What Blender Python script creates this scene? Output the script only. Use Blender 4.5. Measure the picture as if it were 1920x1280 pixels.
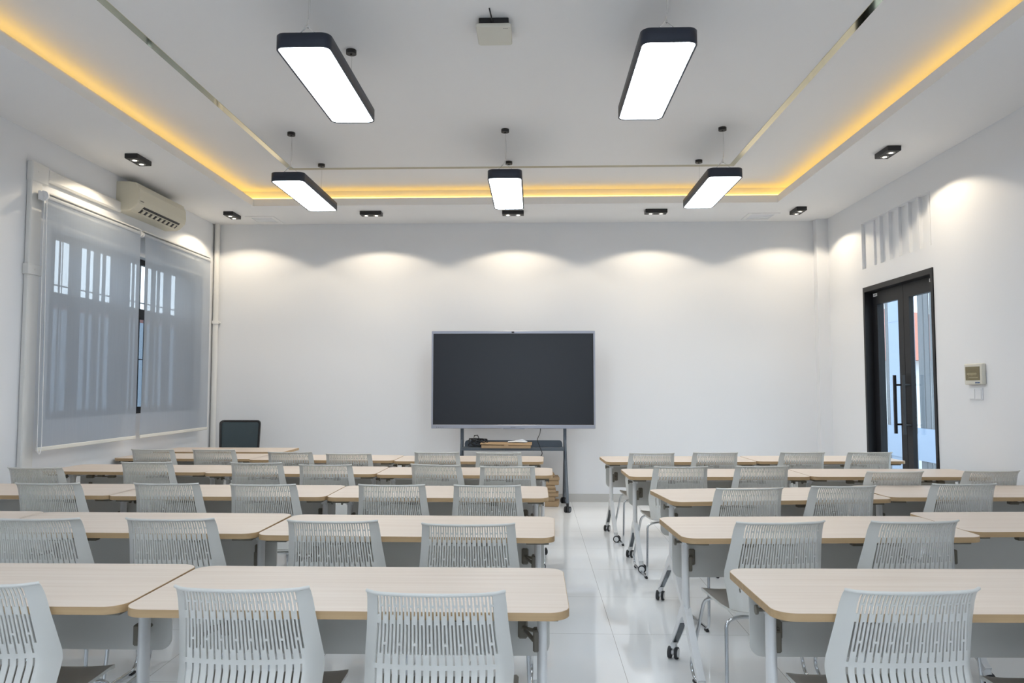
import bpy, math, random
from mathutils import Vector, Matrix
PI = math.pi
S = bpy.context.scene
for o in list(bpy.data.objects): bpy.data.objects.remove(o)
COL = S.collection

# ------------------------------------------------------------------ camera, world, exposure
cd = bpy.data.cameras.new('camera'); cam = bpy.data.objects.new('camera', cd); COL.objects.link(cam)
cd.sensor_width = 36; cd.lens = 1430 / 1920 * 36; cd.clip_start = 0.05; cd.clip_end = 300
CAMH = 1.455
th = math.atan(85 / 1430); ps = math.atan(43.5 * math.cos(th) / 1430)
cam.location = (0, 0, CAMH)
fwd = Vector((-math.sin(ps) * math.cos(th), math.cos(ps) * math.cos(th), math.sin(th)))
cam.rotation_euler = fwd.to_track_quat('-Z', 'Y').to_euler()
S.camera = cam
S.view_settings.view_transform = 'Standard'; S.view_settings.look = 'None'
S.view_settings.gamma = 1; S.view_settings.use_curve_mapping = False
S.view_settings.exposure = 0.30
w = bpy.data.worlds.new('world'); S.world = w; w.use_nodes = True
bg = w.node_tree.nodes['Background']; bg.inputs[0].default_value = (0.80, 0.90, 1.0, 1); bg.inputs[1].default_value = 3.0

PANEL_E = 13.6      # emission of the pendant diffusers
SPOT_W = 17        # each downlight bulb
COVE_E = 4.2

# ------------------------------------------------------------------ materials
MAT = {}
def pmat(name, col, rough=0.5, metal=0.0, spec=0.5, coat=0.0):
    m = bpy.data.materials.new(name); m.use_nodes = True
    b = m.node_tree.nodes['Principled BSDF']
    b.inputs['Base Color'].default_value = (*col, 1); b.inputs['Roughness'].default_value = rough
    b.inputs['Metallic'].default_value = metal; b.inputs['Specular IOR Level'].default_value = spec
    b.inputs['Coat Weight'].default_value = coat
    MAT[name] = m; return m
def emat(name, col, s):
    m = bpy.data.materials.new(name); m.use_nodes = True; nt = m.node_tree; nt.nodes.clear()
    e = nt.nodes.new('ShaderNodeEmission'); e.inputs[0].default_value = (*col, 1); e.inputs[1].default_value = s
    o = nt.nodes.new('ShaderNodeOutputMaterial'); nt.links.new(e.outputs[0], o.inputs[0]); MAT[name] = m; return m
def noisebump(m, scale, strength, dist=0.002):
    nt = m.node_tree; b = nt.nodes['Principled BSDF']
    tc = nt.nodes.new('ShaderNodeTexCoord'); n = nt.nodes.new('ShaderNodeTexNoise'); n.inputs['Scale'].default_value = scale
    bp = nt.nodes.new('ShaderNodeBump'); bp.inputs['Strength'].default_value = strength; bp.inputs['Distance'].default_value = dist
    nt.links.new(tc.outputs['Object'], n.inputs['Vector']); nt.links.new(n.outputs['Fac'], bp.inputs['Height']); nt.links.new(bp.outputs[0], b.inputs['Normal'])
noisebump(pmat('wall', (0.80, 0.82, 0.855), 0.75, spec=0.25), 60, 0.06)
noisebump(pmat('ceil', (0.855, 0.86, 0.87), 0.8, spec=0.2), 40, 0.04)
pmat('plastic', (0.66, 0.66, 0.635), 0.42); pmat('seatgrey', (0.43, 0.405, 0.37), 0.45)
pmat('whitemetal', (0.78, 0.79, 0.80), 0.35); pmat('panelgrey', (0.64, 0.64, 0.615), 0.5)
pmat('taupe', (0.17, 0.155, 0.125), 0.5); pmat('chrome', (0.62, 0.64, 0.66), 0.12, 1.0)
pmat('darkmetal', (0.10, 0.115, 0.13), 0.28, 0.7); pmat('black', (0.012, 0.012, 0.014), 0.45)
pmat('rubber', (0.02, 0.022, 0.026), 0.6); pmat('lampbody', (0.014, 0.021, 0.040), 0.45)
pmat('lampsilver', (0.75, 0.75, 0.75), 0.2, 1.0)
pmat('tvframe', (0.36, 0.38, 0.45), 0.35, 0.6); pmat('tvscreen', (0.022, 0.026, 0.034), 0.30, spec=0.35)
pmat('cartmetal', (0.10, 0.12, 0.145), 0.4, 0.3)
pmat('brass', (0.66, 0.60, 0.42), 0.06, 1.0)
pmat('acbody', (0.68, 0.65, 0.54), 0.4); pmat('acwhite', (0.74, 0.74, 0.70), 0.5); pmat('cream', (0.68, 0.67, 0.60), 0.5)
pmat('doorblack', (0.010, 0.011, 0.014), 0.45, spec=0.3); pmat('trunk', (0.76, 0.76, 0.75), 0.45)
pmat('baseboard', (0.55, 0.545, 0.53), 0.2); pmat('cardboard', (0.42, 0.29, 0.17), 0.8)
pmat('paper', (0.85, 0.86, 0.88), 0.6); pmat('amber', (0.16, 0.13, 0.055), 0.15); pmat('amberlight', (0.30, 0.26, 0.14), 0.3)
pmat('blueink', (0.02, 0.10, 0.30), 0.5); pmat('greyink', (0.12, 0.12, 0.12), 0.5)
pmat('meshback', (0.05, 0.075, 0.085), 0.7); pmat('cable', (0.012, 0.013, 0.016), 0.5)
pmat('fin', (0.24, 0.31, 0.42), 0.6); pmat('findark', (0.09, 0.105, 0.12), 0.6); pmat('extwall', (0.75, 0.78, 0.8), 0.8)
pmat('grillebar', (0.22, 0.23, 0.25), 0.6)
pmat('roofred', (0.42, 0.13, 0.08), 0.8); pmat('extground', (0.35, 0.37, 0.36), 0.9); pmat('leaf', (0.05, 0.13, 0.04), 0.7)
pmat('switch', (0.78, 0.80, 0.84), 0.35)
pmat('reflector', (0.42, 0.41, 0.38), 0.35, 0.4)
emat('diffuser', (0.835, 0.925, 1.0), PANEL_E); emat('bulb', (1.0, 0.93, 0.78), 5); emat('cove', (1.0, 0.60, 0.12), COVE_E)

def wood(name, c1, c2, rough=0.38):
    m = pmat(name, c1, rough); nt = m.node_tree; b = nt.nodes['Principled BSDF']; L = nt.links
    tc = nt.nodes.new('ShaderNodeTexCoord'); oi = nt.nodes.new('ShaderNodeObjectInfo')
    mp = nt.nodes.new('ShaderNodeMapping'); mp.inputs['Scale'].default_value = (0.9, 26, 26)
    cmb = nt.nodes.new('ShaderNodeCombineXYZ'); mul = nt.nodes.new('ShaderNodeMath'); mul.operation = 'MULTIPLY'; mul.inputs[1].default_value = 40
    L.new(oi.outputs['Random'], mul.inputs[0]); L.new(mul.outputs[0], cmb.inputs[0]); L.new(mul.outputs[0], cmb.inputs[2])
    L.new(tc.outputs['Object'], mp.inputs['Vector']); L.new(cmb.outputs[0], mp.inputs['Location'])
    n = nt.nodes.new('ShaderNodeTexNoise'); n.inputs['Scale'].default_value = 1.6; n.inputs['Detail'].default_value = 6; n.inputs['Distortion'].default_value = 0.4
    L.new(mp.outputs[0], n.inputs['Vector'])
    r = nt.nodes.new('ShaderNodeValToRGB'); r.color_ramp.elements[0].position = 0.32; r.color_ramp.elements[1].position = 0.66
    r.color_ramp.elements[0].color = (*c2, 1); r.color_ramp.elements[1].color = (*c1, 1)
    L.new(n.outputs['Fac'], r.inputs[0]); L.new(r.outputs[0], b.inputs['Base Color']); return m
wood('maple', (0.755, 0.655, 0.57), (0.695, 0.585, 0.495)); wood('maple_edge', (0.52, 0.36, 0.20), (0.44, 0.30, 0.16), 0.5)

def tile_floor():
    m = pmat('floor', (0.90, 0.92, 0.94), 0.04, spec=1.0); m.node_tree.nodes['Principled BSDF'].inputs['IOR'].default_value = 1.6; nt = m.node_tree; b = nt.nodes['Principled BSDF']; L = nt.links
    tc = nt.nodes.new('ShaderNodeTexCoord')
    mp = nt.nodes.new('ShaderNodeMapping'); mp.inputs['Location'].default_value = (-0.455 + 8.0, -4.61 + 8.0, 0)
    br = nt.nodes.new('ShaderNodeTexBrick'); br.offset = 0; br.inputs['Scale'].default_value = 1.0
    br.inputs['Brick Width'].default_value = 0.8; br.inputs['Row Height'].default_value = 0.8
    br.inputs['Mortar Size'].default_value = 0.0014; br.inputs['Mortar Smooth'].default_value = 0.2
    br.inputs['Color1'].default_value = (0.905, 0.925, 0.945, 1); br.inputs['Color2'].default_value = (0.89, 0.91, 0.93, 1); br.inputs['Mortar'].default_value = (0.30, 0.30, 0.29, 1)
    L.new(tc.outputs['Object'], mp.inputs[0]); L.new(mp.outputs[0], br.inputs['Vector']); L.new(br.outputs['Color'], b.inputs['Base Color'])
    n = nt.nodes.new('ShaderNodeTexNoise'); n.inputs['Scale'].default_value = 2.5
    r = nt.nodes.new('ShaderNodeMapRange'); r.inputs[3].default_value = 0.008; r.inputs[4].default_value = 0.025
    L.new(tc.outputs['Object'], n.inputs[0]); L.new(n.outputs['Fac'], r.inputs[0]); L.new(r.outputs[0], b.inputs['Roughness'])
tile_floor()

def fabric():
    m = bpy.data.materials.new('blindfabric'); m.use_nodes = True; nt = m.node_tree; nt.nodes.clear(); L = nt.links
    N = nt.nodes.new; tc = N('ShaderNodeTexCoord'); mp = N('ShaderNodeMapping'); mp.inputs['Scale'].default_value = (1, 60, 1.2)
    n = N('ShaderNodeTexNoise'); n.inputs['Scale'].default_value = 2.0; n.inputs['Detail'].default_value = 3
    r = N('ShaderNodeValToRGB'); r.color_ramp.elements[0].color = (0.44, 0.495, 0.575, 1); r.color_ramp.elements[1].color = (0.51, 0.565, 0.64, 1)
    L.new(tc.outputs['Object'], mp.inputs[0]); L.new(mp.outputs[0], n.inputs['Vector']); L.new(n.outputs['Fac'], r.inputs[0])
    d = N('ShaderNodeBsdfDiffuse'); t = N('ShaderNodeBsdfTranslucent'); tr = N('ShaderNodeBsdfTransparent')
    L.new(r.outputs[0], d.inputs[0]); L.new(r.outputs[0], t.inputs[0])
    a = N('ShaderNodeMixShader'); a.inputs[0].default_value = 0.36; L.new(d.outputs[0], a.inputs[1]); L.new(t.outputs[0], a.inputs[2])
    c = N('ShaderNodeMixShader'); c.inputs[0].default_value = 0.20; L.new(a.outputs[0], c.inputs[1]); L.new(tr.outputs[0], c.inputs[2])
    o = N('ShaderNodeOutputMaterial'); L.new(c.outputs[0], o.inputs[0]); MAT['blindfabric'] = m
fabric()
def glass(name='glass', tint=(0.90, 0.94, 0.96, 1)):
    m = bpy.data.materials.new(name); m.use_nodes = True; nt = m.node_tree; nt.nodes.clear(); L = nt.links; N = nt.nodes.new
    tr = N('ShaderNodeBsdfTransparent'); tr.inputs[0].default_value = tint
    g = N('ShaderNodeBsdfGlossy'); g.inputs['Roughness'].default_value = 0.01; lw = N('ShaderNodeLayerWeight'); pw = N('ShaderNodeMath'); pw.operation = 'POWER'; pw.inputs[1].default_value = 5; L.new(lw.outputs['Facing'], pw.inputs[0])
    f = N('ShaderNodeMapRange'); f.inputs[3].default_value = 0.04; L.new(pw.outputs[0], f.inputs[0])
    x = N('ShaderNodeMixShader'); L.new(f.outputs[0], x.inputs[0]); L.new(tr.outputs[0], x.inputs[1]); L.new(g.outputs[0], x.inputs[2])
    o = N('ShaderNodeOutputMaterial'); L.new(x.outputs[0], o.inputs[0]); MAT[name] = m
glass(); glass('glasstint', (0.40, 0.45, 0.50, 1))
def meshfab():
    m = bpy.data.materials.new('officemesh'); m.use_nodes = True; nt = m.node_tree; nt.nodes.clear(); L = nt.links; N = nt.nodes.new
    tr = N('ShaderNodeBsdfTransparent'); d = N('ShaderNodeBsdfDiffuse'); d.inputs[0].default_value = (0.07, 0.10, 0.115, 1)
    x = N('ShaderNodeMixShader'); x.inputs[0].default_value = 0.80; L.new(tr.outputs[0], x.inputs[1]); L.new(d.outputs[0], x.inputs[2])
    o = N('ShaderNodeOutputMaterial'); L.new(x.outputs[0], o.inputs[0]); MAT['officemesh'] = m
meshfab()

# ------------------------------------------------------------------ mesh building
class MB:
    def __init__(s): s.v = []; s.f = []; s.m = []; s.s = []
    def add(s, vs, fs, mi=0, sm=False):
        b = len(s.v); s.v += [tuple(v) for v in vs]
        for f in fs: s.f.append([b + i for i in f]); s.m.append(mi); s.s.append(sm)
    def box(s, x0, x1, y0, y1, z0, z1, mi=0, ch=0.0):
        if ch > 0:
            s.rprism([(x0, y0), (x1, y0), (x1, y1), (x0, y1)], z0, z1, mi, ch); return
        vs = [(x, y, z) for z in (z0, z1) for x, y in ((x0, y0), (x1, y0), (x1, y1), (x0, y1))]
        s.add(vs, [(3, 2, 1, 0), (4, 5, 6, 7), (0, 1, 5, 4), (1, 2, 6, 5), (2, 3, 7, 6), (3, 0, 4, 7)], mi)
    def rprism(s, poly, z0, z1, mi, ch):
        # box with chamfered edges
        (x0, y0), (x1, y1) = poly[0], poly[2]; c = min(ch, (x1 - x0) / 2.1, (y1 - y0) / 2.1, (z1 - z0) / 2.1)
        rings = []
        for z, i in ((z0, c), (z0 + c, 0), (z1 - c, 0), (z1, c)):
            X0, X1, Y0, Y1 = x0 + i, x1 - i, y0 + i, y1 - i
            rings.append([(X0 + c * (i == 0), Y0, z), (X1 - c * (i == 0), Y0, z), (X1, Y0 + c * (i == 0), z), (X1, Y1 - c * (i == 0), z),
                          (X1 - c * (i == 0), Y1, z), (X0 + c * (i == 0), Y1, z), (X0, Y1 - c * (i == 0), z), (X0, Y0 + c * (i == 0), z)])
        s.loft(rings, mi, False, True)
    def loft(s, rings, mi=0, sm=False, caps=True):
        n = len(rings[0]); vs = [p for r in rings for p in r]; fs = []
        for k in range(len(rings) - 1):
            for i in range(n):
                j = (i + 1) % n; fs.append((k * n + i, k * n + j, (k + 1) * n + j, (k + 1) * n + i))
        s.add(vs, fs, mi, sm)
        if caps:
            s.add(rings[0], [tuple(range(n))[::-1]], mi, False); s.add(rings[-1], [tuple(range(n))], mi, False)
    def rrect(s, x0, x1, y0, y1, r, z0, z1, mi=0, n=8, ch=0.0, sm=True):
        def ring(i, z):
            out = []
            for cx, cy, a in ((x1 - r, y1 - r, 0), (x0 + r, y1 - r, 90), (x0 + r, y0 + r, 180), (x1 - r, y0 + r, 270)):
                for k in range(n + 1):
                    t = math.radians(a + 90 * k / n); out.append((cx + (r - i) * math.cos(t), cy + (r - i) * math.sin(t), z))
            return out
        rings = [ring(0, z0), ring(0, z1)] if ch == 0 else [ring(ch, z0), ring(0, z0 + ch), ring(0, z1 - ch), ring(ch, z1)]
        s.loft(rings, mi, sm, True)
    def cyl(s, p0, p1, r0, r1=None, n=16, mi=0, caps=True, sm=True):
        r1 = r0 if r1 is None else r1; p0 = Vector(p0); p1 = Vector(p1); d = (p1 - p0).normalized()
        a = d.orthogonal().normalized(); b = d.cross(a)
        R = [[p + (a * math.cos(2 * PI * i / n) + b * math.sin(2 * PI * i / n)) * r for i in range(n)] for p, r in ((p0, r0), (p1, r1))]
        s.loft(R, mi, sm, caps)
    def tube(s, path, r, n=10, mi=0, fil=0.0, k=5, sx=1.0):
        P = [Vector(p) for p in path]
        if fil > 0:
            Q = [P[0]]
            for i in range(1, len(P) - 1):
                a = (P[i - 1] - P[i]); b = (P[i + 1] - P[i]); f = min(fil, a.length * 0.48, b.length * 0.48)
                A = P[i] + a.normalized() * f; B = P[i] + b.normalized() * f
                for t in range(k + 1):
                    t /= k; Q.append(A * (1 - t) ** 2 + P[i] * 2 * t * (1 - t) + B * t * t)
            Q.append(P[-1]); P = Q
        rings = []; up = None
        for i in range(len(P)):
            d = (P[min(i + 1, len(P) - 1)] - P[max(i - 1, 0)]).normalized()
            if up is None: up = d.orthogonal().normalized()
            up = (up - d * up.dot(d)).normalized(); b = d.cross(up)
            rings.append([P[i] + (up * math.cos(2 * PI * j / n) + b * math.sin(2 * PI * j / n)) * r for j in range(n)])
        s.loft(rings, mi, True, True)
    def build(s, name, mats, parent=None, loc=None):
        me = bpy.data.meshes.new(name); me.from_pydata(s.v, [], s.f)
        for m in (mats if isinstance(mats, (list, tuple)) else [mats]): me.materials.append(MAT[m])
        me.polygons.foreach_set('material_index', s.m); me.polygons.foreach_set('use_smooth', s.s); me.update()
        o = bpy.data.objects.new(name, me); COL.objects.link(o)
        if parent is not None: o.parent = parent
        if loc is not None: o.location = loc
        return o
def tag(o, label=None, cat=None, group=None, kind=None):
    if label: o['label'] = label
    if cat: o['category'] = cat
    if group: o['group'] = group
    if kind: o['kind'] = kind
    return o
def thing(name, loc, rz=0, label=None, cat=None, group=None):
    o = bpy.data.objects.new(name, None); COL.objects.link(o); o.location = loc; o.rotation_euler = (0, 0, rz); o.empty_display_size = 0.1
    return tag(o, label, cat, group)
def struct(o): o['kind'] = 'structure'; return o
def dup(o, parent=None):
    c = o.copy(); COL.objects.link(c)
    if parent is not None: c.parent = parent
    for ch in list(KIDS[o.name]) if o.name in KIDS else []: dup(ch, c)
    return c
KIDS = {}
def index_kids():
    KIDS.clear()
    for o in bpy.data.objects:
        if o.parent: KIDS.setdefault(o.parent.name, []).append(o)

# ------------------------------------------------------------------ room shell
XL, XR, YB, YF = -4.2, 3.71, 9.8, -2.6
ZL, ZU = 3.58, 3.80
b = MB(); b.box(XL - 0.3, XR + 0.3, YF - 0.2, YB + 0.3, -0.12, 0); struct(b.build('floor', 'floor'))
b = MB(); b.box(XL - 0.3, XR + 0.3, YB, YB + 0.2, 0, 4.1); struct(b.build('wall_back', 'wall'))
b = MB(); b.box(XL - 0.3, -3.2, YF - 0.2, YF, 0, 4.1); b.box(2.7, XR + 0.3, YF - 0.2, YF, 0, 4.1); b.box(-3.2, -1.72, YF - 0.2, YF, 0, 4.1); b.box(1.22, 2.7, YF - 0.2, YF, 0, 4.1); b.box(-3.2, 2.7, YF - 0.2, YF, 0, 1.0); b.box(-3.2, 2.7, YF - 0.2, YF, 2.4, 4.1)  # gap left in the middle for the added window
struct(b.build('wall_front', 'wall'))
b = MB()  # unseen window added behind the camera to let in fill daylight
for x in (-1.72, -0.28, 1.16): b.box(x, x + 0.06, YF - 0.15, YF - 0.09, 1.0, 2.4)
b.box(-1.66, 1.16, YF - 0.15, YF - 0.09, 1.0, 1.06); b.box(-1.66, 1.16, YF - 0.15, YF - 0.09, 2.34, 2.4)
struct(b.build('added_fill_window', 'doorblack'))
WY0, WY1, WZ0, WZ1 = 6.44, 9.46, 1.17, 2.84
b = MB(); W0 = XL - 0.18
b.box(W0, XL, YF, WY0, 0, 4.1); b.box(W0, XL, WY1, YB, 0, 4.1); b.box(W0, XL, WY0, WY1, 0, WZ0); b.box(W0, XL, WY0, WY1, WZ1, 4.1)
struct(b.build('wall_left', 'wall'))
DY0, DY1, DZ = 7.17, 8.68, 2.567
NY0, NY1, NZ0, NZ1 = 7.19, 8.70, 2.78, 3.30
b = MB(); R1 = XR + 0.22
b.box(XR, R1, YF, DY0, 0, 4.1); b.box(XR, R1, NY1, YB, 0, 4.1); b.box(XR, R1, DY0, DY1, DZ, NZ0); b.box(XR, R1, DY1, NY1, 0, NZ0)
b.box(XR, R1, DY0, NY1, NZ1, 4.1); b.box(XR, R1, DY0, NY0, NZ0, NZ1); b.box(XR + 0.055, R1, NY0, NY1, NZ0, NZ1)
struct(b.build('wall_right', 'wall'))
b = MB(); b.box(3.565, XR, 9.68, YB, 0, ZL); struct(b.build('trim_1', 'wall'))       # boxed column in the corner

FL, FR, FB, FN = -3.32, 2.80, 8.78, -1.7      # inner faces of the ceiling tray lip
def ring_boxes(b, i0, o0, z0, z1):
    # rectangular ring: inner offset i0 (outwards from the tray opening), outer offset o0
    b.box(FL - o0, FR + o0, FB + i0, FB + o0, z0, z1); b.box(FL - o0, FR + o0, FN - o0, FN - i0, z0, z1)
    b.box(FL - o0, FL - i0, FN - i0, FB + i0, z0, z1); b.box(FR + i0, FR + o0, FN - i0, FB + i0, z0, z1)
b = MB()
b.box(XL, XR, FB, YB, ZL, ZL + 0.012); b.box(XL, XR, YF, FN, ZL, ZL + 0.012); b.box(XL, FL, FN, FB, ZL, ZL + 0.012); b.box(FR, XR, FN, FB, ZL, ZL + 0.012)
ring_boxes(b, 0.0, 0.018, ZL + 0.012, ZL + 0.085)
ring_boxes(b, 0.19, 0.22, ZL + 0.012, ZU)
b.box(XL - 0.1, XR + 0.1, YF - 0.1, YB + 0.1, ZU, ZU + 0.1)
struct(b.build('ceiling', 'ceil'))
b = MB(); b.box(XL, 3.565, YB - 0.012, YB, 0, 0.10); struct(b.build('baseboard_back', 'baseboard'))
b = MB(); b.box(XL + 0.001, XL + 0.012, YF, YB - 0.012, 0, 0.10); struct(b.build('baseboard_left', 'baseboard'))
b = MB(); b.box(XR - 0.012, XR, YF, 7.10, 0, 0.10); b.box(XR - 0.012, XR, 8.75, 9.68, 0, 0.10); struct(b.build('baseboard_right', 'baseboard'))
# white slats of the painted-over vent above the door
b = MB()
for y in (7.262, 7.47, 7.677, 7.885, 8.10, 8.31): b.box(XR + 0.022, XR + 0.055, y - 0.020, y + 0.020, NZ0, NZ1)
b.box(XR + 0.035, XR + 0.055, 8.47, 8.70, NZ0, NZ1)
struct(b.build('trim_2', 'wall'))

# cove light strip
b = MB(); ring_boxes(b, 0.158, 0.168, ZL + 0.116, ZL + 0.136)
tag(b.build('cove_light_strip', 'cove'), 'warm yellow strip light glowing behind the lip of the raised ceiling', 'strip light')
# brass strip set in the raised ceiling
SX0, SX1, SY = -2.60, 2.06, 8.00
b = MB(); z0, z1 = ZU - 0.004, ZU
b.box(SX0 - 0.055, SX0, -1.0, SY, z0, z1); b.box(SX1, SX1 + 0.055, -1.0, SY, z0, z1); b.box(SX0 - 0.055, SX1 + 0.055, SY, SY + 0.055, z0, z1); b.box(SX0 - 0.055, SX1 + 0.055, -1.055, -1.0, z0, z1)
struct(b.build('trim_3', 'brass'))

# ------------------------------------------------------------------ window, blinds
wf = MB(); xw0, xw1 = XL - 0.13, XL - 0.09
wf.box(xw0, xw1, WY0, WY1, WZ0, WZ0 + 0.07); wf.box(xw0, xw1, WY0, WY1, WZ1 - 0.06, WZ1); wf.box(xw0, xw1, WY0, WY1, 2.19, 2.30)
for y in (WY0, 7.86, WY1 - 0.05): wf.box(xw0, xw1, y, y + 0.05, WZ0, WZ1)
win = struct(thing('window_1', (0, 0, 0)))
wf.build('window_frame', 'doorblack', win)
g = MB(); g.box(XL - 0.113, XL - 0.107, WY0 + 0.05, WY1 - 0.05, 2.30, WZ1 - 0.06); g.build('window_pane', 'glass', win)
g = MB(); g.box(XL - 0.113, XL - 0.107, WY0 + 0.05, WY1 - 0.05, WZ0 + 0.07, 2.19); g.build('window_pane', 'glasstint', win)
g = MB()
edges = [6.25, 6.589, 6.656, 6.746, 6.809, 6.832, 6.855, 6.863, 6.959, 7.152, 7.238, 7.292, 7.354, 7.465, 7.511, 7.569, 7.655, 7.984, 8.078, 8.125, 8.166, 8.259, 8.348, 8.41, 8.489, 8.591, 8.624, 8.69, 8.775, 8.963, 9.066, 9.5]
for i in range(0, len(edges), 2): g.box(XL - 0.166, XL - 0.160, edges[i], edges[i + 1], 1.1, 2.90)
g.box(XL - 0.158, XL - 0.150, 6.3, 9.45, 2.372, 2.384); g.box(XL - 0.158, XL - 0.150, 6.3, 9.45, 1.75, 1.762)
tag(g.build('window_grille', 'grillebar'), 'vertical boards standing outside the left window, seen through the grey blinds', 'grille')

def blind(name, y0, y1, label, cords):
    t = thing(name, (XL + 0.090, (y0 + y1) / 2, 3.04), 0, label, 'blind', 'grey roller blinds on the left window')
    h = (y1 - y0) / 2
    b = MB(); ny = 24; nz = 26; zb = -2.085
    for x_off in (0.0,):
        vs = []; fs = []
        for j in range(nz + 1):
            for i in range(ny + 1):
                u = -1 + 2 * i / ny; v = j / nz
                vs.append((0.030 + 0.010 * math.sin(v * PI) * abs(u) ** 3 + 0.003 * math.sin(u * 5 + v * 2), (h - 0.02 - 0.012 * math.sin(v * PI)) * u, -0.02 + (zb + 0.02) * v))
        for j in range(nz):
            for i in range(ny): a = j * (ny + 1) + i; fs.append((a, a + 1, a + ny + 2, a + ny + 1))
        b.add(vs, fs, 0, True)
    b.build('fabric', 'blindfabric', t)
    b = MB(); b.cyl((0.005, -h + 0.015, 0), (0.005, h - 0.015, 0), 0.026, n=20); b.build('roller', 'blindfabric2', t)
    b = MB(); b.box(-0.03, 0.03, -h + 0.01, h - 0.01, 0.033, 0.045, 0, 0.002)
    for y in (-h + 0.2, 0, h - 0.2): b.box(-0.088, -0.02, y - 0.02, y + 0.02, 0.030, 0.052)
    b.build('head_rail', 'acwhite', t)
    b = MB(); b.box(0.022, 0.040, -h + 0.02, h - 0.02, zb - 0.03, zb + 0.004, 0, 0.004); b.build('bottom_rail', 'acwhite', t)
    for y in (-h, h):
        b = MB(); b.cyl((0.030 if cords and y < 0 else 0.005, y - 0.008, 0), (0.030 if cords and y < 0 else 0.005, y + 0.008, 0), 0.042 if cords and y < 0 else 0.03, n=20); b.box(-0.016 if cords and y < 0 else -0.088, 0.005, y - 0.006, y + 0.006, -0.03, 0.045); b.build('bracket', 'paper', t)
    if cords:
        b = MB(); y = -h - 0.02
        b.tube([(0.045, y, 0), (0.05, y + 0.005, -1.2), (0.055, y + 0.01, -2.10), (0.05, y + 0.05, -2.15), (0.045, y + 0.08, -2.08), (0.05, y + 0.06, -1.2), (0.045, y + 0.035, 0)], 0.0028, n=6, fil=0.05)
        b.build('pull_cord', 'paper', t)
pmat('blindfabric2', (0.44, 0.47, 0.51), 0.7)
blind('roller_blind', 6.14, 7.72, 'grey translucent roller blind with pull cord, nearer of the two on the left wall', True)
blind('roller_blind', 7.765, 9.42, 'grey translucent roller blind without cord, nearer the screen wall corner', False)

# conduit / trunking on the left wall
b = MB()
b.box(XL + 0.001, XL + 0.045, 6.09, 6.235, 0.0, 3.20, 0, 0.008); b.box(XL + 0.001, XL + 0.055, 6.075, 6.25, 2.38, 2.47, 0, 0.004)
b.box(XL + 0.001, XL + 0.055, 6.08, 6.30, 3.16, 3.33, 0, 0.01)
b.box(XL + 0.001, XL + 0.05, 6.30, 7.46, 3.205, 3.315, 0, 0.014)
for z in (2.425, 3.25): b.cyl((XL + 0.05, 6.16, z), (XL + 0.058, 6.16, z), 0.008, n=8)
tag(b.build('cable_trunking', 'trunk'), 'white plastic trunking running up the left wall to the air conditioner', 'trunking')
b = MB(); b.cyl((-4.15, 9.755, 0), (-4.15, 9.755, ZL), 0.034, n=20); b.cyl((-4.15, 9.755, 2.27), (-4.15, 9.755, 2.31), 0.044, n=20)
b.box(-4.20, -4.10, 9.75, 9.80, 2.28, 2.30)
tag(b.build('wall_pipe', 'trunk'), 'thin white vertical pipe in the corner beside the blinds', 'pipe')

# air conditioner
ac = thing('air_conditioner', (XL, 7.95, 3.22), 0, 'cream wall-mounted air conditioner above the roller blinds', 'air conditioner')
prof = [(0.0, 0.0), (0.13, 0.0), (0.17, 0.02), (0.225, 0.075), (0.235, 0.12), (0.23, 0.22), (0.20, 0.285), (0.14, 0.298), (0.0, 0.30)]
b = MB(); y0, y1 = -0.52, 0.52
rings = []
for y, s in ((y0, 0.97), (y0 + 0.012, 1.0), (y1 - 0.012, 1.0), (y1, 0.97)):
    rings.append([(x * s, y, 0.15 + (z - 0.15) * s) for x, z in prof])
b.loft(rings, 0, False, True); b.build('casing', 'acbody', ac)
b = MB()   # dark outlet slot on the lower front
A = Vector((0.150, 0, 0.0085)); B = Vector((0.218, 0, 0.068)); nrm = Vector((0.66, 0, -0.72)).normalized()
def strip(b, t0, t1, ya, yb, off, mi=0):
    p = A + (B - A) * t0 + nrm * off; q = A + (B - A) * t1 + nrm * off; r_ = nrm * 0.006
    vs = []
    for k in (0, 1):
        for P, y in ((p, ya), (q, ya), (q, yb), (p, yb)): vs.append((P.x + r_.x * k, y, P.z + r_.z * k))
    b.add(vs, [(0, 1, 2, 3), (7, 6, 5, 4), (0, 4, 5, 1), (1, 5, 6, 2), (2, 6, 7, 3), (3, 7, 4, 0)], mi)
strip(b, 0.02, 0.95, -0.38, 0.40, 0.001); b.build('air_outlet', 'black', ac)
b = MB()
for i in range(8): strip(b, 0.12, 0.55, -0.35 + i * 0.095, -0.305 + i * 0.095, 0.008)
strip(b, 0.0, 0.08, -0.38, 0.40, 0.008); strip(b, 0.60, 0.70, -0.38, 0.40, 0.008)
b.build('louver', 'acbody', ac)
b = MB()
for i in range(6): b.box(0.2335, 0.2350, -0.49 + i * 0.012, -0.482 + i * 0.012, 0.098, 0.106)
b.build('name_plate', 'greyink', ac)

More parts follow.
